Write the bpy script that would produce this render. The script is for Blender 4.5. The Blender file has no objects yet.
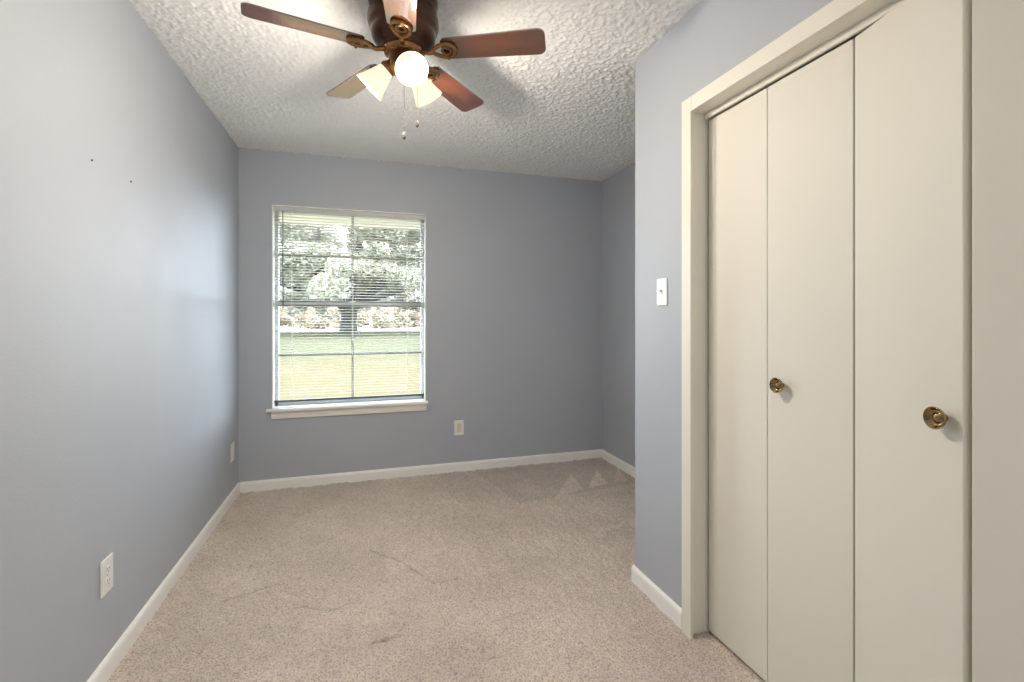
import bpy, bmesh, math, random
import numpy as np
from mathutils import Vector, Matrix, noise
random.seed(7); np.random.seed(7)
S = bpy.context.scene
COL = S.collection
R = math.radians

# ------------------------------------------------------------------ camera
CAM_Z = 1.25
cd = bpy.data.cameras.new('camera'); cam = bpy.data.objects.new('camera', cd); COL.objects.link(cam)
cam.location = (0, 0, CAM_Z); cam.rotation_euler = (R(90), 0, R(-17.2))
cd.sensor_width = 36; cd.lens = 36*478/1024; cd.shift_y = -24/1024; cd.clip_start = 0.02; cd.clip_end = 500
S.camera = cam

# ------------------------------------------------------------------ world, sun, exposure
S.view_settings.view_transform = 'Standard'; S.view_settings.look = 'None'
S.view_settings.gamma = 1; S.view_settings.use_curve_mapping = False
S.view_settings.exposure = 0.46
w = bpy.data.worlds.new('sky'); S.world = w; w.use_nodes = True
wn = w.node_tree.nodes; wl = w.node_tree.links
bg = wn['Background']; bg.inputs['Color'].default_value = (0.72, 0.86, 1.0, 1); bg.inputs['Strength'].default_value = 13.0
sd = bpy.data.lights.new('sun', 'SUN'); sd.energy = 8.0; sd.angle = R(1.0); sd.color = (1.0, 0.95, 0.84)
so = bpy.data.objects.new('sun', sd); COL.objects.link(so)
so.rotation_euler = Vector((0.35, 0.55, -1.0)).to_track_quat('-Z', 'Y').to_euler(); so.location = (0, 0, 12)
# added fill lamp in the unseen doorway behind the camera, brightening the room
hd = bpy.data.lights.new('doorway_fill', 'AREA'); hd.shape = 'RECTANGLE'; hd.size = 1.5; hd.size_y = 1.7
hd.energy = 10.5; hd.color = (0.92, 0.965, 1.0)
ho = bpy.data.objects.new('doorway_fill', hd); COL.objects.link(ho)
ho.location = (0.15, -1.45, 1.2); ho.rotation_euler = Vector((0, 1, 0.05)).to_track_quat('-Z', 'Y').to_euler()
BULB_W = 17.0
BULB_COL = (1.0, 0.90, 0.77)
pd = bpy.data.lights.new('window_portal', 'AREA'); pd.shape = 'RECTANGLE'; pd.size = 1.12; pd.size_y = 1.50; pd.cycles.is_portal = True
po = bpy.data.objects.new('window_portal', pd); COL.objects.link(po); po.location = (-.084, 3.99, 1.325); po.rotation_euler = (R(-90), 0, 0)

# ------------------------------------------------------------------ helpers
def srgb(r, g, b):
    f = lambda c: (c/255/12.92) if c/255 <= .04045 else ((c/255+.055)/1.055)**2.4
    return (f(r), f(g), f(b), 1)

def mat(name, col, rough=.5, metal=0., bump=0., bscale=50., var=0., vscale=3., spec=.5, dist=.002, ior=None, coat=0., detail=3.):
    m = bpy.data.materials.new(name); m.use_nodes = True
    nt = m.node_tree; b = nt.nodes['Principled BSDF']
    b.inputs['Base Color'].default_value = col; b.inputs['Roughness'].default_value = rough
    b.inputs['Metallic'].default_value = metal; b.inputs['Specular IOR Level'].default_value = spec
    if ior: b.inputs['IOR'].default_value = ior
    if coat: b.inputs['Coat Weight'].default_value = coat; b.inputs['Coat Roughness'].default_value = .12
    tc = nt.nodes.new('ShaderNodeTexCoord')
    if bump:
        n = nt.nodes.new('ShaderNodeTexNoise'); n.inputs['Scale'].default_value = bscale; n.inputs['Detail'].default_value = detail
        bp = nt.nodes.new('ShaderNodeBump'); bp.inputs['Strength'].default_value = bump; bp.inputs['Distance'].default_value = dist
        nt.links.new(tc.outputs['Object'], n.inputs['Vector']); nt.links.new(n.outputs['Fac'], bp.inputs['Height'])
        nt.links.new(bp.outputs['Normal'], b.inputs['Normal'])
    if var:
        n = nt.nodes.new('ShaderNodeTexNoise'); n.inputs['Scale'].default_value = vscale; n.inputs['Detail'].default_value = 4
        r = nt.nodes.new('ShaderNodeValToRGB')
        r.color_ramp.elements[0].position = .3; r.color_ramp.elements[1].position = .7
        r.color_ramp.elements[0].color = tuple(c*(1-var) for c in col[:3])+(1,)
        r.color_ramp.elements[1].color = tuple(min(1, c*(1+var)) for c in col[:3])+(1,)
        nt.links.new(tc.outputs['Object'], n.inputs['Vector']); nt.links.new(n.outputs['Fac'], r.inputs['Fac'])
        nt.links.new(r.outputs['Color'], b.inputs['Base Color'])
    return m

def box(bm, x0, y0, z0, x1, y1, z1, M=None):
    vs = [bm.verts.new((x, y, z)) for x in (x0, x1) for y in (y0, y1) for z in (z0, z1)]
    for f in ((0,1,3,2), (4,6,7,5), (0,4,5,1), (2,3,7,6), (0,2,6,4), (1,5,7,3)):
        bm.faces.new([vs[i] for i in f])
    if M is not None:
        for v in vs: v.co = M @ v.co
    return vs

def lathe(bm, prof, n=40, M=None, c0=False, c1=False):
    rings = []
    for r, z in prof:
        ring = [bm.verts.new((r*math.cos(2*math.pi*i/n), r*math.sin(2*math.pi*i/n), z)) for i in range(n)]
        rings.append(ring)
    for a, b in zip(rings, rings[1:]):
        for i in range(n):
            bm.faces.new((a[i], a[(i+1) % n], b[(i+1) % n], b[i]))
    if c0: bm.faces.new(rings[0][::-1])
    if c1: bm.faces.new(rings[-1])
    if M is not None:
        for rg in rings:
            for v in rg: v.co = M @ v.co

def tube(bm, pts, rad, n=8, closed=False):
    pts = [Vector(p) for p in pts]; N = len(pts); rings = []
    rad = [rad]*N if not hasattr(rad, '__len__') else rad
    s = None
    for i, p in enumerate(pts):
        a = pts[(i-1) % N] if (closed or i > 0) else p
        b = pts[(i+1) % N] if (closed or i < N-1) else p
        t = (b-a).normalized()
        if s is None:
            s = t.cross(Vector((0, 0, 1)))
            if s.length < .3: s = t.cross(Vector((1, 0, 0)))
        s = (s-t*s.dot(t)).normalized(); u = s.cross(t).normalized()
        rings.append([bm.verts.new(p+(s*math.cos(2*math.pi*k/n)+u*math.sin(2*math.pi*k/n))*rad[i]) for k in range(n)])
    m = N if closed else N-1
    for i in range(m):
        a, b = rings[i], rings[(i+1) % N]
        for k in range(n): bm.faces.new((a[k], a[(k+1) % n], b[(k+1) % n], b[k]))
    if not closed:
        bm.faces.new(rings[0][::-1]); bm.faces.new(rings[-1])

def obj(name, bm, m, parent=None, smooth=False, bevel=0., loc=(0, 0, 0)):
    me = bpy.data.meshes.new(name)
    bmesh.ops.recalc_face_normals(bm, faces=bm.faces)
    bm.to_mesh(me); bm.free(); me.materials.append(m)
    o = bpy.data.objects.new(name, me); COL.objects.link(o); o.location = loc
    if parent: o.parent = parent
    if smooth: me.polygons.foreach_set('use_smooth', [True]*len(me.polygons))
    if bevel:
        b = o.modifiers.new('bevel', 'BEVEL'); b.width = bevel; b.segments = 2; b.limit_method = 'ANGLE'
    return o

def boxes(name, lst, m, parent=None, bevel=0., loc=(0, 0, 0)):
    bm = bmesh.new()
    for b in lst: box(bm, *b)
    return obj(name, bm, m, parent, bevel=bevel, loc=loc)

def struct(o, label=None):
    o['kind'] = 'structure'
    if label: o['label'] = label
    return o

def thing(name, label, cat, loc=(0, 0, 0), rot=(0, 0, 0), group=None):
    o = bpy.data.objects.new(name, None); COL.objects.link(o); o.empty_display_size = .05
    o.location = loc; o.rotation_euler = rot; o['label'] = label; o['category'] = cat
    if group: o['group'] = group
    return o

def tag(o, label, cat, group=None):
    o['label'] = label; o['category'] = cat
    if group: o['group'] = group
    return o

# ------------------------------------------------------------------ materials
WALL = mat('blue_grey_wall_paint', srgb(178, 183, 191), rough=.5, bump=.25, bscale=140, var=.02, vscale=1.5, dist=.002)
def patchy(m, lo, hi, scale):
    nt = m.node_tree; n = nt.nodes.new('ShaderNodeTexNoise'); n.inputs['Scale'].default_value = scale; n.inputs['Detail'].default_value = 6; n.inputs['Roughness'].default_value = .65
    mp = nt.nodes.new('ShaderNodeMapping'); mp.inputs['Scale'].default_value = (1, 1, .45); tc = nt.nodes.new('ShaderNodeTexCoord')
    mr = nt.nodes.new('ShaderNodeMapRange'); mr.inputs['From Min'].default_value = .35; mr.inputs['From Max'].default_value = .65; mr.inputs['To Min'].default_value = lo; mr.inputs['To Max'].default_value = hi
    nt.links.new(tc.outputs['Object'], mp.inputs[0]); nt.links.new(mp.outputs[0], n.inputs['Vector']); nt.links.new(n.outputs['Fac'], mr.inputs['Value']); nt.links.new(mr.outputs[0], nt.nodes['Principled BSDF'].inputs['Roughness'])
patchy(WALL, .46, .55, 3.5)
CREAM = mat('cream_trim_paint', srgb(236, 231, 219), rough=.38, bump=.05, bscale=60)
DOOR = mat('cream_door_paint', srgb(232, 228, 216), rough=.6, bump=.06, bscale=35, var=.01)
WHITE = mat('white_trim_paint', srgb(248, 246, 241), rough=.4)
MUNTIN = mat('backlit_aluminium_muntin', srgb(92, 92, 92), rough=.5)  # aluminium, with its backlit darkness put into the colour
ALU = mat('pale_aluminium', srgb(196, 202, 208), rough=.5, metal=.1)
SLAT = mat('white_blind_slat', srgb(236, 232, 218), rough=.45)
RAIL = mat('blind_headrail_grey', srgb(205, 207, 204), rough=.4)
BROWNRAIL = mat('blind_bottom_rail', srgb(84, 80, 76), rough=.5)
BLACK = mat('black_plastic', srgb(28, 27, 28), rough=.35)
PLAST = mat('white_plastic', srgb(238, 237, 234), rough=.3)
IVORY = mat('ivory_plastic', srgb(222, 212, 180), rough=.3)
DARK = mat('dark_slot', srgb(45, 42, 40), rough=.6)
BRASS = mat('antique_brass', srgb(150, 112, 74), rough=.32, metal=.95)
KNOB = mat('aged_brass_knob', srgb(158, 134, 96), rough=.13, metal=1.)
BRONZE = mat('dark_bronze', srgb(80, 56, 44), rough=.28, metal=.75)
CHAIN = mat('brass_chain', srgb(110, 95, 75), rough=.4, metal=.8)
SOFFIT = mat('cream_soffit_paint', srgb(247, 242, 226), rough=.7)
BRICK = mat('exterior_wall_paint', srgb(215, 200, 170), rough=.8)
BARK = mat('oak_bark', (0.0181,0.0181,0.0165,1), rough=.9, bump=.8, bscale=4, var=.2, vscale=2, dist=.05)
ROAD = mat('pale_road', (0.0891,0.0842,0.0759,1), rough=.9)

def ceiling_mat():
    m = bpy.data.materials.new('popcorn_ceiling'); m.use_nodes = True; nt = m.node_tree; b = nt.nodes['Principled BSDF']
    b.inputs['Roughness'].default_value = .9; b.inputs['Specular IOR Level'].default_value = .15
    tc = nt.nodes.new('ShaderNodeTexCoord')
    v = nt.nodes.new('ShaderNodeTexVoronoi'); v.inputs['Scale'].default_value = 75; v.feature = 'SMOOTH_F1'
    n = nt.nodes.new('ShaderNodeTexNoise'); n.inputs['Scale'].default_value = 45; n.inputs['Detail'].default_value = 4
    mr = nt.nodes.new('ShaderNodeMapRange'); mr.inputs['From Min'].default_value = .1; mr.inputs['From Max'].default_value = .6
    mr.inputs['To Min'].default_value = 1; mr.inputs['To Max'].default_value = 0
    mu = nt.nodes.new('ShaderNodeMath'); mu.operation = 'MULTIPLY'
    n2 = nt.nodes.new('ShaderNodeMapRange'); n2.inputs['From Min'].default_value = .38; n2.inputs['From Max'].default_value = .62
    bp = nt.nodes.new('ShaderNodeBump'); bp.inputs['Strength'].default_value = .3; bp.inputs['Distance'].default_value = .003
    L = nt.links
    L.new(tc.outputs['Object'], v.inputs['Vector']); L.new(tc.outputs['Object'], n.inputs['Vector'])
    L.new(v.outputs['Distance'], mr.inputs['Value']); L.new(n.outputs['Fac'], n2.inputs['Value'])
    L.new(mr.outputs['Result'], mu.inputs[0]); L.new(n2.outputs['Result'], mu.inputs[1])
    L.new(mu.outputs[0], bp.inputs['Height']); L.new(bp.outputs['Normal'], b.inputs['Normal'])
    b.inputs['Base Color'].default_value = srgb(234, 234, 233)
    return m
CEIL = ceiling_mat()

def carpet_mat():
    m = bpy.data.materials.new('beige_carpet'); m.use_nodes = True; nt = m.node_tree; b = nt.nodes['Principled BSDF']; L = nt.links
    b.inputs['Roughness'].default_value = .95; b.inputs['Specular IOR Level'].default_value = .1
    b.inputs['Sheen Weight'].default_value = .25
    tc = nt.nodes.new('ShaderNodeTexCoord')
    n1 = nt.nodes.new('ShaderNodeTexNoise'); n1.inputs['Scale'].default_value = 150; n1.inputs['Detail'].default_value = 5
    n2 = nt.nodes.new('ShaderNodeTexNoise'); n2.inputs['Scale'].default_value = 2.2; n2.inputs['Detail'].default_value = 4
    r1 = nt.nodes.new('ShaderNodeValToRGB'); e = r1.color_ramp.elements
    e[0].position = .34; e[0].color = srgb(176, 161, 148); e[1].position = .58; e[1].color = srgb(228, 214, 201)  # dark ramp end paints shade into the pits between tufts
    r2 = nt.nodes.new('ShaderNodeMapRange'); r2.inputs['From Min'].default_value = .35; r2.inputs['From Max'].default_value = .65
    r2.inputs['To Min'].default_value = .9; r2.inputs['To Max'].default_value = 1.06
    at = nt.nodes.new('ShaderNodeAttribute'); at.attribute_name = 'pile'
    ad = nt.nodes.new('ShaderNodeMath'); ad.operation = 'MULTIPLY'
    mx = nt.nodes.new('ShaderNodeMix'); mx.data_type = 'RGBA'; mx.blend_type = 'MULTIPLY'; mx.inputs['Factor'].default_value = 1
    cr = nt.nodes.new('ShaderNodeCombineColor')
    for n in (n1, n2): L.new(tc.outputs['Object'], n.inputs['Vector'])
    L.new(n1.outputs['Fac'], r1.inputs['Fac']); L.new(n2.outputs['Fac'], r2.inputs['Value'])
    L.new(r2.outputs['Result'], ad.inputs[0]); L.new(at.outputs['Fac'], ad.inputs[1])
    for i in range(3): L.new(ad.outputs[0], cr.inputs[i])
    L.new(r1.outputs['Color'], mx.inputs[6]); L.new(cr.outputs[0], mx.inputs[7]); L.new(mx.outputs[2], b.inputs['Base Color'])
    bp = nt.nodes.new('ShaderNodeBump'); bp.inputs['Strength'].default_value = .9; bp.inputs['Distance'].default_value = .008
    L.new(n1.outputs['Fac'], bp.inputs['Height']); L.new(bp.outputs['Normal'], b.inputs['Normal'])
    return m
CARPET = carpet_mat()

def wood_mat():
    m = bpy.data.materials.new('mahogany_blade'); m.use_nodes = True; nt = m.node_tree; b = nt.nodes['Principled BSDF']; L = nt.links
    tc = nt.nodes.new('ShaderNodeTexCoord'); mp = nt.nodes.new('ShaderNodeMapping'); mp.inputs['Scale'].default_value = (2.2, 26, 8)
    n = nt.nodes.new('ShaderNodeTexNoise'); n.inputs['Scale'].default_value = 1.6; n.inputs['Detail'].default_value = 5
    r = nt.nodes.new('ShaderNodeValToRGB'); e = r.color_ramp.elements
    e[0].position = .3; e[0].color = srgb(44, 21, 13); e[1].position = .75; e[1].color = srgb(108, 56, 31)
    L.new(tc.outputs['Object'], mp.inputs['Vector']); L.new(mp.outputs['Vector'], n.inputs['Vector'])
    L.new(n.outputs['Fac'], r.inputs['Fac']); L.new(r.outputs['Color'], b.inputs['Base Color'])
    b.inputs['Roughness'].default_value = .13; b.inputs['IOR'].default_value = 3.3
    return m
WOOD = wood_mat()

def glass_mat():
    m = bpy.data.materials.new('window_glass'); m.use_nodes = True; nt = m.node_tree; nt.nodes.remove(nt.nodes['Principled BSDF'])
    t = nt.nodes.new('ShaderNodeBsdfTransparent'); g = nt.nodes.new('ShaderNodeBsdfGlossy'); g.inputs['Roughness'].default_value = .02
    x = nt.nodes.new('ShaderNodeMixShader'); x.inputs['Fac'].default_value = .012
    nt.links.new(t.outputs[0], x.inputs[1]); nt.links.new(g.outputs[0], x.inputs[2])
    nt.links.new(x.outputs[0], nt.nodes['Material Output'].inputs['Surface'])
    return m
GLASS = glass_mat()

def shade_mat(name, col, strength, alb):
    m = bpy.data.materials.new(name); m.use_nodes = True; b = m.node_tree.nodes['Principled BSDF']
    b.inputs['Base Color'].default_value = alb; b.inputs['Roughness'].default_value = .35
    b.inputs['Emission Color'].default_value = col; b.inputs['Emission Strength'].default_value = strength
    return m
SHADE = shade_mat('lit_frosted_glass', (1.0, .85, .60, 1), .6, srgb(235, 228, 210))
BULB = shade_mat('lit_bulb', (1.0, .93, .82, 1), 5, (.9, .9, .9, 1))

def leaf_mat(name, a, b_):
    m = bpy.data.materials.new(name); m.use_nodes = True; nt = m.node_tree; nt.nodes.remove(nt.nodes['Principled BSDF']); L = nt.links
    tc = nt.nodes.new('ShaderNodeTexCoord'); n = nt.nodes.new('ShaderNodeTexNoise'); n.inputs['Scale'].default_value = .6; n.inputs['Detail'].default_value = 4
    r = nt.nodes.new('ShaderNodeValToRGB'); e = r.color_ramp.elements
    e[0].position = .35; e[0].color = a; e[1].position = .65; e[1].color = b_
    d = nt.nodes.new('ShaderNodeBsdfDiffuse'); t = nt.nodes.new('ShaderNodeBsdfTranslucent'); x = nt.nodes.new('ShaderNodeMixShader'); x.inputs[0].default_value = .35
    L.new(tc.outputs['Object'], n.inputs['Vector']); L.new(n.outputs['Fac'], r.inputs['Fac'])
    L.new(r.outputs['Color'], d.inputs['Color']); L.new(r.outputs['Color'], t.inputs['Color'])
    L.new(d.outputs[0], x.inputs[1]); L.new(t.outputs[0], x.inputs[2]); L.new(x.outputs[0], nt.nodes['Material Output'].inputs['Surface'])
    return m
LEAF = leaf_mat('oak_leaves', (0.222, 0.222, 0.169, 1), (0.307, 0.298, 0.236, 1))
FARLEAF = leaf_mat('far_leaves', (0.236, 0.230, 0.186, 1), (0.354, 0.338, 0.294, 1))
DRY = leaf_mat('dry_brush', (0.221, 0.182, 0.133, 1), (0.320, 0.271, 0.210, 1))

def lawn_mat():
    m = bpy.data.materials.new('lawn_grass'); m.use_nodes = True; nt = m.node_tree; b = nt.nodes['Principled BSDF']; L = nt.links
    b.inputs['Roughness'].default_value = 1; b.inputs['Specular IOR Level'].default_value = 0
    tc = nt.nodes.new('ShaderNodeTexCoord'); n = nt.nodes.new('ShaderNodeTexNoise'); n.inputs['Scale'].default_value = .25; n.inputs['Detail'].default_value = 6
    r = nt.nodes.new('ShaderNodeValToRGB'); e = r.color_ramp.elements
    e[0].position = .35; e[0].color = (0.060,0.052,0.029,1); e[1].position = .62; e[1].color = (0.062,0.051,0.031,1)
    sp = nt.nodes.new('ShaderNodeSeparateXYZ'); mr = nt.nodes.new('ShaderNodeMapRange')
    mr.inputs['From Min'].default_value = 16; mr.inputs['From Max'].default_value = 24
    mx = nt.nodes.new('ShaderNodeMix'); mx.data_type = 'RGBA'; mx.inputs[7].default_value = (.052,.052,.033,1)
    L.new(tc.outputs['Object'], n.inputs['Vector']); L.new(n.outputs['Fac'], r.inputs['Fac'])
    L.new(tc.outputs['Object'], sp.inputs[0]); L.new(sp.outputs['Y'], mr.inputs['Value']); L.new(mr.outputs['Result'], mx.inputs[0])
    L.new(r.outputs['Color'], mx.inputs[6]); L.new(mx.outputs[2], b.inputs['Base Color'])
    return m
LAWN = lawn_mat()

# ------------------------------------------------------------------ room shell
XL, XR, XA = -.855, 1.224, 2.025       # left wall, closet wall, alcove wall
YB, YC, YN = 3.83, 1.985, -.95         # back wall, end of closet wall, wall behind the camera
ZC = 2.46
WX0, WX1, WZ0, WZ1 = -.638, .470, .585, 2.066
OY0, OY1, OZ = .380, 1.586, 2.054      # closet opening

# floor with real pile relief
gx = np.arange(XL-.01, XA+.02, .007); gy = np.arange(YN-.5, YB+.012, .007)
nx, ny = len(gx), len(gy)
def smooth_noise(cell, seed):
    rs = np.random.RandomState(seed)
    a, b = int((gx[-1]-gx[0])/cell)+3, int((gy[-1]-gy[0])/cell)+3
    g = rs.rand(a, b); fx = (gx-gx[0])/cell; fy = (gy-gy[0])/cell
    ix, iy = fx.astype(int), fy.astype(int); tx = fx-ix; ty = fy-iy; tx = tx*tx*(3-2*tx); ty = ty*ty*(3-2*ty)
    A = g[ix][:, iy]; B = g[ix+1][:, iy]; C_ = g[ix][:, iy+1]; D = g[ix+1][:, iy+1]
    tx = tx[:, None]; ty = ty[None, :]
    return A*(1-tx)*(1-ty)+B*tx*(1-ty)+C_*(1-tx)*ty+D*tx*ty
H = (smooth_noise(.014, 1)-.5)*.010+(smooth_noise(.035, 2)-.5)*.008+(smooth_noise(.12, 3)-.5)*.005
GX, GY = np.meshgrid(gx, gy, indexing='ij')
pile = 1+(smooth_noise(.035, 5)-.5)*.10+(smooth_noise(.25, 6)-.5)*.08
def tri(p, q, r, k):
    global pile
    s = lambda a, b: (GX-b[0])*(a[1]-b[1])-(a[0]-b[0])*(GY-b[1])
    d1, d2, d3 = s(p, q), s(q, r), s(r, p)
    neg = (d1 < 0) | (d2 < 0) | (d3 < 0); pos = (d1 > 0) | (d2 > 0) | (d3 > 0)
    pile = np.where(~(neg & pos), pile*k, pile)
def floor_pt(u, v):      # where a mark seen in the photograph lies on the carpet
    d = CAM_Z*478/(v-317); r = (u-512)/478*d; a = R(17.2)
    return (d*math.sin(a)+r*math.cos(a), d*math.cos(a)-r*math.sin(a))
def ftri(a, b, c, k): tri(floor_pt(*a), floor_pt(*b), floor_pt(*c), k)
def fquad(a, b, c, d, k): ftri(a, b, c, k); ftri(a, c, d, k)
# the darker back strip brushed the other way, with the vacuum's light wedges on it
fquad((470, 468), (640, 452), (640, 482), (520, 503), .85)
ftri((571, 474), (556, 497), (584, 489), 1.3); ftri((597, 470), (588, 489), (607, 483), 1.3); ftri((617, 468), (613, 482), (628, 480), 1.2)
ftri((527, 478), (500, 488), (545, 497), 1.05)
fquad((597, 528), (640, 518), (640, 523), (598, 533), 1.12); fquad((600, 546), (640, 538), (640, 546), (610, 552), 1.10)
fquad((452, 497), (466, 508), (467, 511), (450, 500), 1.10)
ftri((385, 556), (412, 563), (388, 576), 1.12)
def crease(pts, wd=.006, k=.6):
    global pile, H
    P = [np.array(floor_pt(*p)) for p in pts]
    for a, b in zip(P, P[1:]):
        ab = b-a; L2 = (ab**2).sum()
        t = np.clip(((GX-a[0])*ab[0]+(GY-a[1])*ab[1])/L2, 0, 1)
        dd = np.hypot(GX-a[0]-t*ab[0], GY-a[1]-t*ab[1])
        f = np.exp(-(dd/wd)**2)*(.35+.65*smooth_noise(.05, 9))
        pile = pile*(1-(1-k)*f); H = H-.004*f
crease([(222, 601), (240, 596), (262, 588), (284, 583)])
crease([(370, 551), (400, 561), (420, 574), (434, 583), (458, 579)])
crease([(300, 605), (330, 610), (352, 604)]); crease([(372, 643), (384, 640), (400, 636)], .008, .6)
crease([(500, 620), (520, 612), (545, 607)], .005, .8)
vs = np.stack([GX.ravel(), GY.ravel(), H.ravel()], 1)
idx = np.arange(nx*ny).reshape(nx, ny)
fc = np.stack([idx[:-1, :-1].ravel(), idx[1:, :-1].ravel(), idx[1:, 1:].ravel(), idx[:-1, 1:].ravel()], 1)
me = bpy.data.meshes.new('floor'); me.vertices.add(len(vs)); me.vertices.foreach_set('co', vs.ravel())
me.loops.add(fc.size); me.loops.foreach_set('vertex_index', fc.ravel().astype(np.int32))
me.polygons.add(len(fc)); me.polygons.foreach_set('loop_start', (np.arange(len(fc))*4).astype(np.int32))
me.update(calc_edges=True)
at = me.attributes.new('pile', 'FLOAT', 'POINT'); at.data.foreach_set('value', pile.ravel().astype(np.float32))
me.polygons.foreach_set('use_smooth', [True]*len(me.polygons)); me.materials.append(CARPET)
floor = bpy.data.objects.new('floor', me); COL.objects.link(floor); struct(floor, 'beige cut-pile bedroom carpet with vacuum marks')

struct(boxes('ceiling_slab', [(XL-.15, YN-1.5, ZC+.02, XA+.15, YB+.17, ZC+.15)], CEIL))
def grid(name, xs, ys, Z, m):
    a, b = len(xs), len(ys); X, Y = np.meshgrid(xs, ys, indexing='ij'); V = np.stack([X.ravel(), Y.ravel(), Z.ravel()], 1)
    I = np.arange(a*b).reshape(a, b); F = np.stack([I[:-1, :-1].ravel(), I[:-1, 1:].ravel(), I[1:, 1:].ravel(), I[1:, :-1].ravel()], 1)
    me = bpy.data.meshes.new(name); me.vertices.add(len(V)); me.vertices.foreach_set('co', V.ravel())
    me.loops.add(F.size); me.loops.foreach_set('vertex_index', F.ravel().astype(np.int32)); me.polygons.add(len(F))
    me.polygons.foreach_set('loop_start', (np.arange(len(F))*4).astype(np.int32)); me.update(calc_edges=True); me.materials.append(m)
    me.polygons.foreach_set('use_smooth', [True]*len(F)); o = bpy.data.objects.new(name, me); COL.objects.link(o); return o
gx = np.arange(XL-.01, XA+.02, .005); gy = np.arange(-.3, YB+.012, .005)
P1 = smooth_noise(.0105, 21); P2 = smooth_noise(.018, 22)
P = np.clip((P1-.48)*3.2, 0, 1)*.0048+np.clip((P2-.5)*3.0, 0, 1)*.0036
struct(grid('ceiling', gx, gy, ZC-P, CEIL), 'white popcorn-textured ceiling')
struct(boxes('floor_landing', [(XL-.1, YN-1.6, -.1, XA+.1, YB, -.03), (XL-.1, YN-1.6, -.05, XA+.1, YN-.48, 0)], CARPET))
struct(boxes('ceiling_landing', [(XL-.15, YN-1.5, ZC, XA+.15, -.295, ZC+.02)], CEIL))
struct(boxes('wall_left', [(XL-.12, YN-.12, -.05, XL, YB+.15, ZC)], WALL))
struct(boxes('wall_back', [(XL, YB, -.05, WX0, YB+.15, ZC), (WX1, YB, -.05, XA+.12, YB+.15, ZC),
     (WX0, YB, -.05, WX1, YB+.15, WZ0), (WX0, YB, WZ1, WX1, YB+.15, ZC)], WALL))
struct(boxes('wall_right', [(XR, OY1+.012, -.05, XR+.11, YC, ZC), (XR, YN, -.05, XR+.11, OY0-.012, ZC), (XR, OY0-.012, OZ+.012, XR+.11, OY1+.012, ZC),
     (XR+.11, YC-.1, -.05, XA, YC, ZC)], WALL))
struct(boxes('wall_right_far', [(XA, YN-.12, -.05, XA+.12, YB, ZC)], WALL))
struct(boxes('wall_near', [(XL, YN-.12, -.05, -.62, YN, ZC), (.92, YN-.12, -.05, XA, YN, ZC), (-.62, YN-.12, 2.08, .92, YN, ZC)], WALL))
# unseen landing, added around the doorway fill lamp
struct(boxes('wall_landing', [(XL-.1, YN-1.5, -.05, XL, YN-.12, ZC), (XA, YN-1.5, -.05, XA+.1, YN-.12, ZC), (XL, YN-1.6, -.05, XA, YN-1.5, ZC)], WALL))

# baseboards: rounded top profile
def baseboard(name, p, q, nrm, h=.074, t=.013):
    bm = bmesh.new(); p = Vector((*p, 0)); q = Vector((*q, 0)); n = Vector((*nrm, 0))
    prof = [(0, -.01), (t, -.01), (t, h*.72), (t*.85, h*.86), (t*.45, h*.97), (0, h)]
    A = [bm.verts.new(p+n*a+Vector((0, 0, z))) for a, z in prof]; B = [bm.verts.new(q+n*a+Vector((0, 0, z))) for a, z in prof]
    for i in range(len(prof)): j = (i+1) % len(prof); bm.faces.new((A[i], A[j], B[j], B[i]))
    bm.faces.new(A[::-1]); bm.faces.new(B)
    return struct(obj(name, bm, WHITE))
baseboard('baseboard_left', (XL, YN), (XL, YB), (1, 0))
baseboard('baseboard_back', (XL+.013, YB), (XA-.013, YB), (0, -1))
baseboard('baseboard_right_far', (XA, YC), (XA, YB), (-1, 0))
baseboard('baseboard_right', (XR, OY1+.040), (XR, YC+.013), (-1, 0))
baseboard('baseboard_return', (XR, YC), (XA-.013, YC), (0, 1))

# closet casing, jambs, track fascia
CW = .060
cy1 = OY1-.020; cy0 = OY0+.020; cz = OZ-.006
bm = bmesh.new()
xf = XR-.012
def casing_sect(bm, a, b, axis):
    pass
box(bm, xf, cy1, -.01, XR, cy1+CW, cz+CW); box(bm, xf, cy0-CW, -.01, XR, cy0, cz+CW); box(bm, xf, cy0, cz, XR, cy1, cz+CW)
struct(obj('trim_1', bm, CREAM, bevel=.004), 'cream casing around the closet opening')
bm = bmesh.new()  # small inner bead
box(bm, xf-.003, cy1, -.01, xf+.004, cy1+.008, cz); box(bm, xf-.003, cy0-.008, -.01, xf+.004, cy0, cz); box(bm, xf-.003, cy0-.008, cz, xf+.004, cy1+.008, cz+.008)
struct(obj('trim_2', bm, CREAM, bevel=.002), 'thin bead on the inner edge of the closet casing')
struct(boxes('trim_3', [(XR+.0, OY1, -.01, XR+.13, OY1+.012, OZ), (XR+.0, OY0-.012, -.01, XR+.13, OY0, OZ), (XR+.0, OY0-.012, OZ, XR+.13, OY1+.012, OZ+.012)], CREAM), 'cream closet jambs and head')
struct(boxes('trim_4', [(1.288, OY0+.002, OZ-.023, 1.30, OY1-.002, OZ)], CREAM, bevel=.002), 'cream strip hiding the closet door track')

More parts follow.
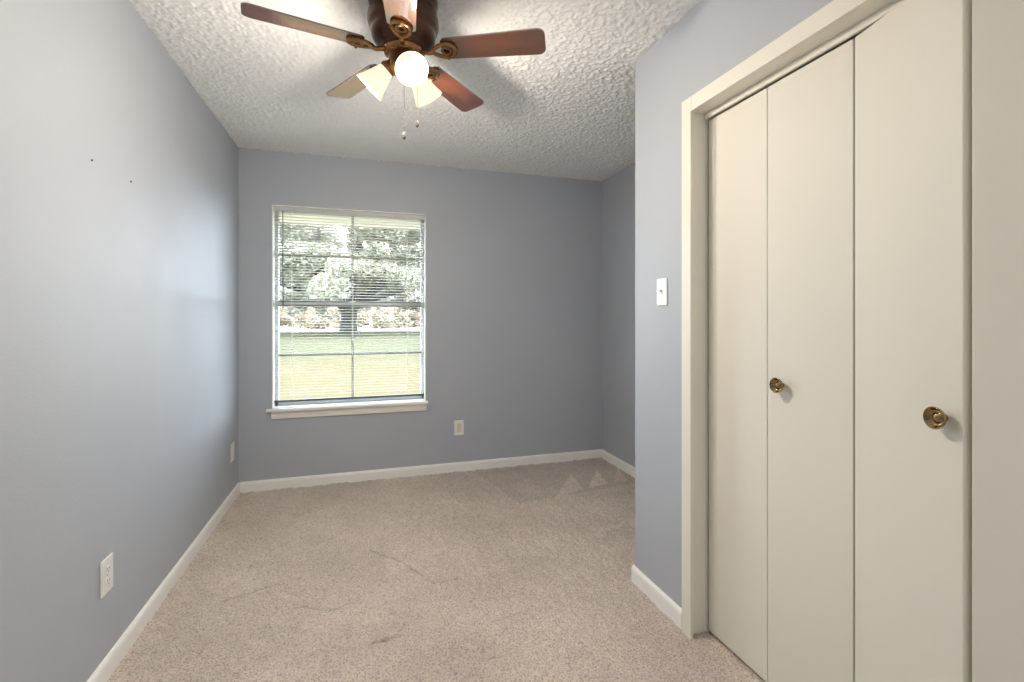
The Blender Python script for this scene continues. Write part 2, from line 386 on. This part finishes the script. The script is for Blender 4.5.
# ------------------------------------------------------------------ bifold closet doors
DZ0, DZ1, DT = .012, OZ-.0275, .030
KN = [(.0080, 0), (.0080, .002), (.0065, .005), (.0075, .009), (.0125, .012), (.0190, .016), (.0235, .021), (.0252, .025), (.0254, .0275), (.0244, .0285), (.0228, .0272), (.0185, .0205), (.0145, .0170), (.0122, .0178), (.0095, .0215), (.0050, .0240), (.0004, .0245)]
def bifold(name, label, P, Q, Q2, S2, knob_on, knob_s, knob_z):
    """two leaves: P->Q and Q->S2 (front-face corner points, far to near); knob on leaf 'knob_on' at distance knob_s from Q"""
    e = thing(name, label, 'door', (P[0], P[1], 0)); del e['category']; struct(e)
    for i, (a, b) in enumerate(((P, Q), (Q2, S2))):
        a = Vector((*a, 0)); b = Vector((*b, 0)); d = (b-a).normalized(); nrm = Vector((-abs(d.y), d.x if d.y < 0 else -d.x, 0))
        # outward normal must face the room (-X)
        nrm = Vector((d.y, -d.x, 0)); nrm = nrm if nrm.x < 0 else -nrm
        L = (b-a).length; M = Matrix((( d.x, -nrm.x, 0, a.x-P[0]), (d.y, -nrm.y, 0, a.y-P[1]), (0, 0, 1, 0), (0, 0, 0, 1)))
        bm = bmesh.new(); box(bm, .0012, 0, DZ0, L-.0012, DT, DZ1)
        o = obj('panel', bm, DOOR, e, bevel=.0022); o.matrix_local = M
        if i == knob_on:
            s = L-knob_s if knob_on == 0 else knob_s
            bm = bmesh.new(); lathe(bm, KN, 36, c0=True, c1=True)
            k = obj('knob', bm, KNOB, e, smooth=True)
            k['label'] = 'dished brass knob'
            k.matrix_local = M @ Matrix.Translation((s, 0, knob_z)) @ Matrix.Rotation(R(90), 4, 'X')
    return e
A3 = (1.302, .988); B3 = (1.236, .697); E3 = (1.302, .391); B4 = (1.236, .684)   # the leaves are hinged at their backs, so the front edges part at the fold
bifold('door_1', 'closed pair of cream bifold closet leaves beside the light switch', (1.302, 1.578), (1.302, 1.288), (1.302, 1.288), (1.302, .9905), 1, .061, 1.028)
bifold('door_2', 'slightly folded pair of cream bifold closet leaves at right edge', A3, B3, B4, E3, 0, .0415, 1.024)

# ------------------------------------------------------------------ window
win = struct(thing('window_1', 'white-silled aluminium window with eight lights over the lawn', 'window', ((WX0+WX1)/2, YB, WZ0))); del win['category']
wx, wz = (WX0+WX1)/2, WZ0
def wparts(name, lst, m, bevel=0., smooth=False):
    return boxes(name, [(a-wx, b-YB, c-wz, d-wx, e-YB, f-wz) for a, b, c, d, e, f in lst], m, win, bevel)
rt = .006
wparts('reveal', [(WX0, YB-.002, WZ0, WX0+rt, YB+.15, WZ1), (WX1-rt, YB-.002, WZ0, WX1, YB+.15, WZ1), (WX0, YB-.002, WZ1-rt, WX1, YB+.15, WZ1)], WHITE)
st = wparts('sill', [(WX0-.034, YB-.040, WZ0-.020, WX1+.015, YB+.0, WZ0), (WX0, YB, WZ0-.005, WX1, YB+.15, WZ0+.004)], WHITE, .004)
wparts('apron', [(WX0-.004, YB-.016, WZ0-.075, WX1+.004, YB, WZ0-.020)], CREAM, .003)
fx0, fx1, fz0, fz1 = WX0+rt, WX1-rt, WZ0+.004, WZ1-rt; fy0, fy1 = YB+.080, YB+.13
MZ = 1.352; MX = -.085; fw = .024
wparts('window_frame', [(fx0, fy0, fz0, fx0+fw, fy1, fz1), (fx1-fw, fy0, fz0, fx1, fy1, fz1), (fx0, fy0, fz1-fw, fx1, fy1, fz1), (fx0, fy0, fz0, fx1, fy1, fz0+fw+.01),
     (fx0+fw, fy0+.005, MZ-.014, fx1-fw, fy1-.01, MZ+.014)], ALU, .002)
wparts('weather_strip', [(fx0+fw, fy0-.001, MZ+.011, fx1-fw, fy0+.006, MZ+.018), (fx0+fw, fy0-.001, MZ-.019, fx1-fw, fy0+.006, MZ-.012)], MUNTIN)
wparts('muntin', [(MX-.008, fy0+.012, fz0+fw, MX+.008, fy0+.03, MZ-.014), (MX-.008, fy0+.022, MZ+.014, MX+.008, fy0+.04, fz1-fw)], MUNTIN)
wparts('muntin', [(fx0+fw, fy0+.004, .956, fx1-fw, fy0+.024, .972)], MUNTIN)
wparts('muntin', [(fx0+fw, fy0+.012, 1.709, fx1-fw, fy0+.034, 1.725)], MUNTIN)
wparts('pane', [(fx0+fw, fy0+.019, fz0+fw, fx1-fw, fy0+.0215, MZ-.014)], GLASS)
wparts('pane', [(fx0+fw, fy0+.029, MZ+.014, fx1-fw, fy0+.0315, fz1-fw)], GLASS)
wparts('latch', [(MX-.025, fy0-.008, MZ+.006, MX+.025, fy0+.006, MZ+.020)], ALU, .002)

# mini blind, inside the reveal
bl = thing('window_blind', 'open white mini blind hanging in the window with a black tilt wand', 'blind', (wx, YB+.038, WZ0))
def L_(b): a, c, d, e, f, g = b; return (a-wx, c-(YB+.038), d-wz, e-wx, f-(YB+.038), g-wz)
bx0, bx1 = WX0+.009, WX1-.010
boxes('headrail', [L_((bx0, YB+.022, WZ1-.038, bx1, YB+.054, WZ1-.006))], RAIL, bl, .003)
boxes('bracket', [L_((bx0-.002, YB+.018, WZ1-.041, bx0+.014, YB+.056, WZ1-.006))], RAIL, bl, .001)
boxes('bracket', [L_((bx1-.012, YB+.018, WZ1-.041, bx1+.002, YB+.056, WZ1-.006))], RAIL, bl, .001)
bm = bmesh.new(); z = WZ1-.055; pitch = .0213
while z > .655:
    n = 4; yc = YB+.038
    pr = [(-.0125+.025*i/n) for i in range(n+1)]
    A = [bm.verts.new((bx0-wx, y, z+.0016*(1-(y/.0125)**2)-y*.13-wz)) for y in pr]
    B = [bm.verts.new((bx1-wx, y, z+.0016*(1-(y/.0125)**2)-y*.13-wz)) for y in pr]
    for i in range(n): bm.faces.new((A[i], A[i+1], B[i+1], B[i]))
    z -= pitch
sl = obj('slats', bm, SLAT, bl, smooth=True)
so_ = sl.modifiers.new('t', 'SOLIDIFY'); so_.thickness = .0004
boxes('bottom_rail', [L_((bx0, YB+.026, .622, bx1, YB+.050, .638))], BROWNRAIL, bl, .003)
for cx in (WX0+.125, MX, WX1-.145):
    bm = bmesh.new()
    for yy in (-.0125, .0125): tube(bm, [(cx-wx, yy, .64-wz), (cx-wx, yy, WZ1-.03-wz)], .0007, 5)
    tube(bm, [(cx+.004-wx, 0, .64-wz), (cx+.004-wx, 0, WZ1-.03-wz)], .0008, 5)
    obj('ladder_cord', bm, SLAT, bl)
bm = bmesh.new(); wxx = -.568-wx
tube(bm, [(wxx, -.024, WZ1-.036-wz), (wxx, -.027, 1.70-wz), (wxx+.002, -.027, 1.315-wz)], .0034, 8)
tube(bm, [(wxx, -.010, WZ1-.034-wz), (wxx, -.024, WZ1-.040-wz)], .002, 6)
wd = obj('tilt_wand', bm, BLACK, bl, smooth=True); wd['label'] = 'black tilt wand'

# ------------------------------------------------------------------ electrical plates
def outlet(name, label, cat, loc, rz, kind, w=.078, h=.122):
    """local: faces -Y, plate in XZ"""
    e = thing(name, label, cat, loc, (0, 0, rz), group=None)
    boxes('cover_plate', [(-w/2, -.006, -h/2, w/2, 0, h/2)], PLAST, e, .0022)
    if kind == 'duplex':
        for s in (-1, 1):
            bm = bmesh.new(); zc = s*.0205
            pts = []
            for k in range(24):
                a = 2*math.pi*k/24; pts.append((.0165*math.cos(a), max(-.0125, min(.0125, .0165*math.sin(a)))))
            A = [bm.verts.new((x, -.0085, zc+z)) for x, z in pts]; B = [bm.verts.new((x, -.004, zc+z)) for x, z in pts]
            for i in range(24): j = (i+1) % 24; bm.faces.new((A[i], A[j], B[j], B[i]))
            bm.faces.new(A); rc = obj('receptacle', bm, PLAST, e)
            boxes('slot', [(-.0075, -.0088, zc-.001, -.0055, -.008, zc+.008), (.0055, -.0088, zc, .0075, -.008, zc+.007), (-.002, -.0088, zc-.010, .002, -.008, zc-.006)], DARK, rc)
        bm = bmesh.new(); lathe(bm, [(.003, 0), (.003, .0012), (.001, .0018)], 12, Matrix.Translation((0, -.006, 0)) @ Matrix.Rotation(R(90), 4, 'X'), c1=True); obj('screw', bm, ALU, e)
    elif kind == 'decor':
        boxes('receptacle', [(-.0165, -.0085, -.0335, .0165, -.004, .0335)], IVORY, e, .0015)['label'] = 'ivory rectangular insert'
    elif kind == 'blank':
        for s in (-1, 1):
            bm = bmesh.new(); lathe(bm, [(.003, 0), (.003, .0012), (.001, .0018)], 12, Matrix.Translation((0, -.006, s*.042)) @ Matrix.Rotation(R(90), 4, 'X'), c1=True); obj('screw', bm, ALU, e)
        boxes('receptacle', [(-.014, -.0082, -.030, .014, -.004, .030)], PLAST, e, .0015)
    elif kind == 'switch':
        boxes('switch_surround', [(-.0058, -.0068, -.0125, .0058, -.004, .0125)], IVORY, e)
        bm = bmesh.new(); box(bm, -.0045, -.018, -.004, .0045, .0, .006, Matrix.Rotation(R(-24), 4, 'X')); t = obj('toggle', bm, PLAST, e, bevel=.001)
        for s in (-1, 1):
            bm = bmesh.new(); lathe(bm, [(.0028, 0), (.0028, .001), (.001, .0014)], 12, Matrix.Translation((0, -.006, s*.030)) @ Matrix.Rotation(R(90), 4, 'X'), c1=True); obj('screw', bm, PLAST, e)
    return e
outlet('wall_outlet', 'white duplex outlet low on the left wall near the camera', 'outlet', (XL, 1.998, .355), R(90), 'duplex', .080)
outlet('wall_outlet', 'white plate on the left wall close to the window corner', 'outlet', (XL, 3.655, .335), R(90), 'blank')
outlet('wall_outlet', 'white outlet with ivory insert on the back wall below the window', 'outlet', (.735, YB, .354), 0, 'decor')
outlet('light_switch', 'white toggle light switch beside the closet casing', 'switch', (XR, 1.768, 1.357), R(-90), 'switch', .072, .116)

for (y, z, lab) in ((1.904, 1.764, 'small dark hole in the left wall, the one nearer the camera'), (2.178, 1.768, 'small dark hole in the left wall, the one nearer the window')):
    bm = bmesh.new(); lathe(bm, [(.0012, -.008), (.0012, .003), (.0038, .0032), (.0038, .0045), (.0018, .0052)], 12, Matrix.Rotation(R(90), 4, 'Y'), c0=True, c1=True)
    tag(obj('nail_hole', bm, DARK, loc=(XL, y, z)), lab, 'nail_hole')  # wall holes, modelled as small raised dark heads

# ------------------------------------------------------------------ ceiling fan
FC = (.142, 1.838); ZB = 2.247
fan = thing('ceiling_fan', 'five-blade bronze ceiling fan with three lit frosted glass shades', 'ceiling fan', (FC[0], FC[1], ZC))
def z_(z): return z-ZC
bm = bmesh.new()
lathe(bm, [(.080, z_(ZC)), (.118, z_(2.457)), (.126, z_(2.445)), (.129, z_(2.425)), (.124, z_(2.405)), (.116, z_(2.398)), (.122, z_(2.390)), (.130, z_(2.372)), (.132, z_(2.350)), (.126, z_(2.330)),
           (.116, z_(2.322)), (.119, z_(2.315)), (.118, z_(2.298)), (.108, z_(2.280)), (.092, z_(2.268)), (.080, z_(2.263)), (.078, z_(2.255)), (.02, z_(2.255))], 64, c0=True, c1=True)
obj('motor_housing', bm, BRONZE, fan, smooth=True)
bm = bmesh.new()  # flywheel with scalloped ornaments
lathe(bm, [(.070, z_(2.256)), (.074, z_(2.250)), (.072, z_(2.240)), (.060, z_(2.233)), (.050, z_(2.230)), (.020, z_(2.230))], 48, c0=True, c1=True)
for k in range(10):
    a = R(k*36+20); tube(bm, [(.064*math.cos(a+t*.22), .064*math.sin(a+t*.22), z_(2.236)-.004*math.cos(t*1.4)) for t in (-1, -.5, 0, .5, 1)], .004, 6)
obj('flywheel', bm, BRASS, fan, smooth=True)
bm = bmesh.new()
lathe(bm, [(.046, z_(2.234)), (.050, z_(2.226)), (.050, z_(2.190)), (.054, z_(2.186)), (.054, z_(2.178)), (.046, z_(2.170)), (.030, z_(2.160)), (.014, z_(2.154)), (.010, z_(2.142)), (.004, z_(2.136))], 48, c0=True, c1=True)
hub = obj('switch_housing', bm, BRASS, fan, smooth=True)

def blade_mesh():
    bm = bmesh.new(); out = []
    r0, r1, w0, w1, rc = .150, .533, .050, .061, .028
    # root: slightly rounded; tip: rounded corners
    out += [(r0, -w0*.72), (r0+.012, -w0)]
    for k in range(7):
        a = -math.pi/2+k*math.pi/12; out.append((r1-rc+rc*math.cos(a), -w1+rc+rc*math.sin(a)))
    for k in range(7):
        a = k*math.pi/12; out.append((r1-rc+rc*math.cos(a), w1-rc+rc*math.sin(a)))
    out += [(r0+.012, w0), (r0, w0*.72)]
    A = [bm.verts.new((x, y, .003)) for x, y in out]; B = [bm.verts.new((x, y, -.003)) for x, y in out]
    bm.faces.new(A); bm.faces.new(B[::-1])
    for i in range(len(out)): j = (i+1) % len(out); bm.faces.new((B[i], B[j], A[j], A[i]))
    return bm
def iron_bm():
    bm = bmesh.new()
    tube(bm, [(.055, 0, .004), (.075, 0, -.006), (.100, 0, -.014), (.122, 0, -.010)], [.010, .009, .008, .009], 10)
    # open teardrop loop lying under the blade root
    loop = [(.115+.085*(.5-.5*math.cos(t)), .040*math.sin(t)*(.55+.45*(.5-.5*math.cos(t))), -.009) for t in [2*math.pi*k/28 for k in range(28)]]
    tube(bm, loop, .0075, 8, closed=True)
    loop = [(.150+.034*(.5-.5*math.cos(t)), .017*math.sin(t), -.011) for t in [2*math.pi*k/18 for k in range(18)]]
    tube(bm, loop, .0045, 6, closed=True)
    for x, y in ((.168, .030), (.168, -.030), (.196, 0)):
        lathe(bm, [(.006, -.006), (.006, -.018), (.003, -.021)], 10, Matrix.Translation((x, y, 0)), c1=True)
    return bm
b0 = None
for k in range(5):
    az = R(47.2+72*k)
    Mx = Matrix.Translation((0, 0, ZB-ZC)) @ Matrix.Rotation(az, 4, 'Z') @ Matrix.Rotation(R(-11.5), 4, 'X')
    if b0 is None:
        b = obj('blade', blade_mesh(), WOOD, fan, bevel=.001); i0 = obj('blade_iron', iron_bm(), BRASS, b, smooth=True); b0 = b
    else:
        b = b0.copy(); COL.objects.link(b); b.parent = fan
        c = i0.copy(); COL.objects.link(c); c.parent = b
    b.matrix_local = Mx

# light kit: three arms, sockets, bell shades, bulbs
def shade_bm():
    bm = bmesh.new()
    out = [(.027, 0), (.029, .008), (.033, .022), (.039, .042), (.045, .062), (.051, .080), (.058, .098)]
    inn = [(r-.003, s) for r, s in out[::-1]]
    lathe(bm, out+[(.0575, .101)]+inn, 40)
    return bm
def bulb_bm():
    bm = bmesh.new(); lathe(bm, [(.013, .008), (.013, .022), (.018, .034), (.026, .050), (.029, .064), (.026, .078), (.016, .088), (.004, .092)], 28, c0=True, c1=True); return bm
def socket_bm():
    bm = bmesh.new(); lathe(bm, [(.012, -.040), (.020, -.034), (.022, -.018), (.030, -.006), (.031, .004), (.028, .008), (.012, .008)], 28, c0=True, c1=True); return bm
s0 = None
for az in (-82.2, 37.8, 157.8):
    a = R(az); dr = Vector((math.cos(a)*math.cos(R(43)), math.sin(a)*math.cos(R(43)), -math.sin(R(43))))
    base = Vector((.061*math.cos(a), .061*math.sin(a), z_(2.186)))
    M = Matrix.Translation(base) @ dr.to_track_quat('Z', 'Y').to_matrix().to_4x4()
    if s0 is None:
        so0 = obj('lamp_socket', socket_bm(), BRASS, fan, smooth=True); s0 = obj('lamp_shade', shade_bm(), SHADE, fan, smooth=True); bu0 = obj('bulb', bulb_bm(), BULB, s0, smooth=True)
        sk, sh = so0, s0
    else:
        sk = so0.copy(); COL.objects.link(sk); sk.parent = fan
        sh = s0.copy(); COL.objects.link(sh); sh.parent = fan
        bu = bu0.copy(); COL.objects.link(bu); bu.parent = sh
    sk.matrix_local = M; sh.matrix_local = M
    ld = bpy.data.lights.new('bulb_light', 'POINT'); ld.energy = BULB_W; ld.color = BULB_COL; ld.shadow_soft_size = .035
    lo = bpy.data.objects.new('bulb_light', ld); COL.objects.link(lo); p = base+dr*.104; lo.location = (FC[0]+p.x, FC[1]+p.y, ZC+p.z)

for (dx, dy, z0, z1) in ((.001, -.012, 2.145, 1.940), (.052, .012, 2.175, 2.000)):
    bm = bmesh.new()
    zz = z0
    tube(bm, [(dx, dy, z_(z0)), (dx, dy, z_(z1))], .0006, 5)
    while zz > z1:
        bmesh.ops.create_icosphere(bm, subdivisions=1, radius=.0014, matrix=Matrix.Translation((dx, dy, z_(zz)))); zz -= .006
    ch = obj('pull_chain', bm, CHAIN, fan, smooth=True)
    bm = bmesh.new(); lathe(bm, [(.0015, z_(z1)), (.005, z_(z1)-.004), (.0062, z_(z1)-.012), (.0062, z_(z1)-.020), (.004, z_(z1)-.025)], 14, Matrix.Translation((dx, dy, 0)), c0=True, c1=True)
    obj('pull', bm, DARK, ch, smooth=True)

# ------------------------------------------------------------------ outdoors
GZ = -.35
struct(boxes('ground', [(-160, YB+.15, GZ-.3, 160, 56, GZ)], LAWN), 'sunlit lawn outside the window')
struct(boxes('road', [(-160, 56, GZ-.3, 160, 66, GZ+.02)], ROAD), 'pale road beyond the lawn')
struct(boxes('ground', [(-160, 66, GZ-.3, 160, 200, GZ)], DRY), 'dry field beyond the road')
struct(boxes('house_eave', [(-6, YB+.15, 2.115, 6, 4.66, 2.135), (-6, 4.64, 2.085, 6, 4.68, 2.25), (-6, YB+.17, 2.46, 6, 4.68, 2.62), (-6, 4.62, 2.25, 6, 4.68, 2.62)], SOFFIT), 'cream soffit of the roof overhang')
struct(boxes('roof', [(-6, -4, 2.62, 6, 4.68, 2.74)], BRICK))
struct(boxes('exterior_wall', [(-6, YB, -.6, XL-.12, YB+.15, 2.46), (XA+.12, YB, -.6, 6, YB+.15, 2.46), (XL-.12, YB+.02, -.6, XA+.12, YB+.15, -.05)], BRICK))

def foliage(name, blobs, n, size, m, parent, seed):
    rs = np.random.RandomState(seed); C = []
    vol = np.array([b[1][0]*b[1][1]*b[1][2] for b in blobs])**.7; vol = vol/vol.sum()
    which = rs.choice(len(blobs), n, p=vol)
    cen = np.array([b[0] for b in blobs])[which]; rad = np.array([b[1] for b in blobs])[which]
    d = rs.normal(size=(n, 3)); d /= np.linalg.norm(d, axis=1)[:, None]; d *= (rs.rand(n)**.45)[:, None]
    P = cen+d*rad
    u = rs.normal(size=(n, 3)); u /= np.linalg.norm(u, axis=1)[:, None]
    v = np.cross(u, rs.normal(size=(n, 3))); v /= np.linalg.norm(v, axis=1)[:, None]
    s = (size*(.5+rs.rand(n)))[:, None]
    V = np.stack([P-u*s, P+v*s*.5, P+u*s, P-v*s*.5], 1).reshape(-1, 3)
    me = bpy.data.meshes.new(name); me.vertices.add(len(V)); me.vertices.foreach_set('co', V.ravel())
    me.loops.add(4*n); me.loops.foreach_set('vertex_index', np.arange(4*n, dtype=np.int32)); me.polygons.add(n)
    me.polygons.foreach_set('loop_start', np.arange(n, dtype=np.int32)*4); me.update(calc_edges=True); me.materials.append(m)
    o = bpy.data.objects.new(name, me); COL.objects.link(o); o.parent = parent; return o

oak = thing('oak_tree', 'broad old oak with thick forked trunk on the lawn across from the window', 'tree', (-1.4, 47, GZ))
bm = bmesh.new()
tube(bm, [(0, 0, -.2), (0, 0, .3), (.05, 0, 1.2), (.1, 0, 2.2), (.1, 0, 3.0)], [1.15, .85, .68, .75, .9], 14)
for pts, rr in (([(0, 0, 2.2), (1.0, .3, 3.2), (2.6, .5, 4.4), (4.6, 0, 6.2), (6.5, .5, 7.4)], [.6, .5, .4, .28, .15]),
                ([(0, 0, 2.2), (-.9, .2, 3.3), (-2.2, -.5, 4.8), (-3.0, -.8, 7.0), (-2.6, -.8, 9.0), (-3.3, 0, 11)], [.6, .5, .42, .42, .36, .2]),
                ([(0, 0, 2.6), (.3, -1, 4.6), (.8, -2, 7), (1.2, -2, 10)], [.55, .45, .3, .2]),
                ([(.1, 0, 2.5), (-1.8, 1, 3.4), (-4.5, 1.5, 4.2), (-7, 1, 5)], [.45, .35, .25, .12]),
                ([(.3, 0, 2.8), (2.5, -.6, 3.4), (5, -1, 4.2), (8, -1, 5)], [.4, .3, .22, .12])):
    tube(bm, pts, rr, 10)
obj('trunk', bm, BARK, oak, smooth=True)
rs = random.Random(4); blobs = []
for i in range(60):
    a = rs.uniform(0, 6.28); r = 11*math.sqrt(rs.random()); zz = rs.uniform(3.6, 12)
    if r < 4 and zz < 4.5: zz = 5.5
    if zz < 4 and r*math.cos(a) > 2: zz += 1.5
    blobs.append(((r*math.cos(a), r*math.sin(a)*.8, zz), (rs.uniform(1.2, 2.6), rs.uniform(1.2, 2.4), rs.uniform(.7, 1.3))))
for x, zz in ((-3.6, 2.9), (-2.2, 2.8), (-1.4, 3.1), (-4.6, 3.3)): blobs.append(((x, -2, zz), (.8, .8, .5)))
foliage('foliage', blobs, 42000, .22, LEAF, oak, 11)

rs = random.Random(9)
for i in range(9):
    x = -34+i*8.6; y = 84+(i % 3)*13
    t = thing('distant_tree', 'pale leafy tree in the far row behind the oak', 'tree', (x, y, GZ), group='far trees behind the oak')
    bm = bmesh.new(); tube(bm, [(0, 0, 0), (.2, 0, 3), (0, .2, 7), (.3, 0, 15)], [.5, .4, .3, .15], 8); tube(bm, [(.2, 0, 3), (2, 0, 6)], [.25, .12], 6); tube(bm, [(.2, 0, 3.4), (-2, 0, 7)], [.25, .12], 6)
    obj('trunk', bm, BARK, t, smooth=True)
    bl_ = [((rs.uniform(-3.4, 3.4), rs.uniform(-2, 2), rs.uniform(2, 20)), (rs.uniform(1.5, 3), 2, rs.uniform(1, 2))) for _ in range(34)]
    foliage('foliage', bl_, 8000, .55, FARLEAF, t, 30+i)
for i in range(16):
    x = -22+i*2.7; y = 68.5+(i % 3)*4.2; hh = rs.uniform(1.6, 3.0)
    t = thing('shrub', 'tan dry shrub in the brushy hedge beyond the road', 'shrub', (x, y, GZ), group='dry shrubs beyond the road')
    bm = bmesh.new()
    for k in range(5):
        a = k*1.3; tube(bm, [(0, 0, 0), (.5*math.cos(a), .5*math.sin(a), hh*.5), (.9*math.cos(a), .9*math.sin(a), hh*.85)], [.06, .04, .02], 5)
    obj('stem', bm, BARK, t)
    bl_ = [((rs.uniform(-1.1, 1.1), rs.uniform(-.8, .8), rs.uniform(.3, hh)), (rs.uniform(.7, 1.3), .8, rs.uniform(.5, .9))) for _ in range(8)]
    foliage('foliage', bl_, 1100, .2, DRY, t, 60+i)
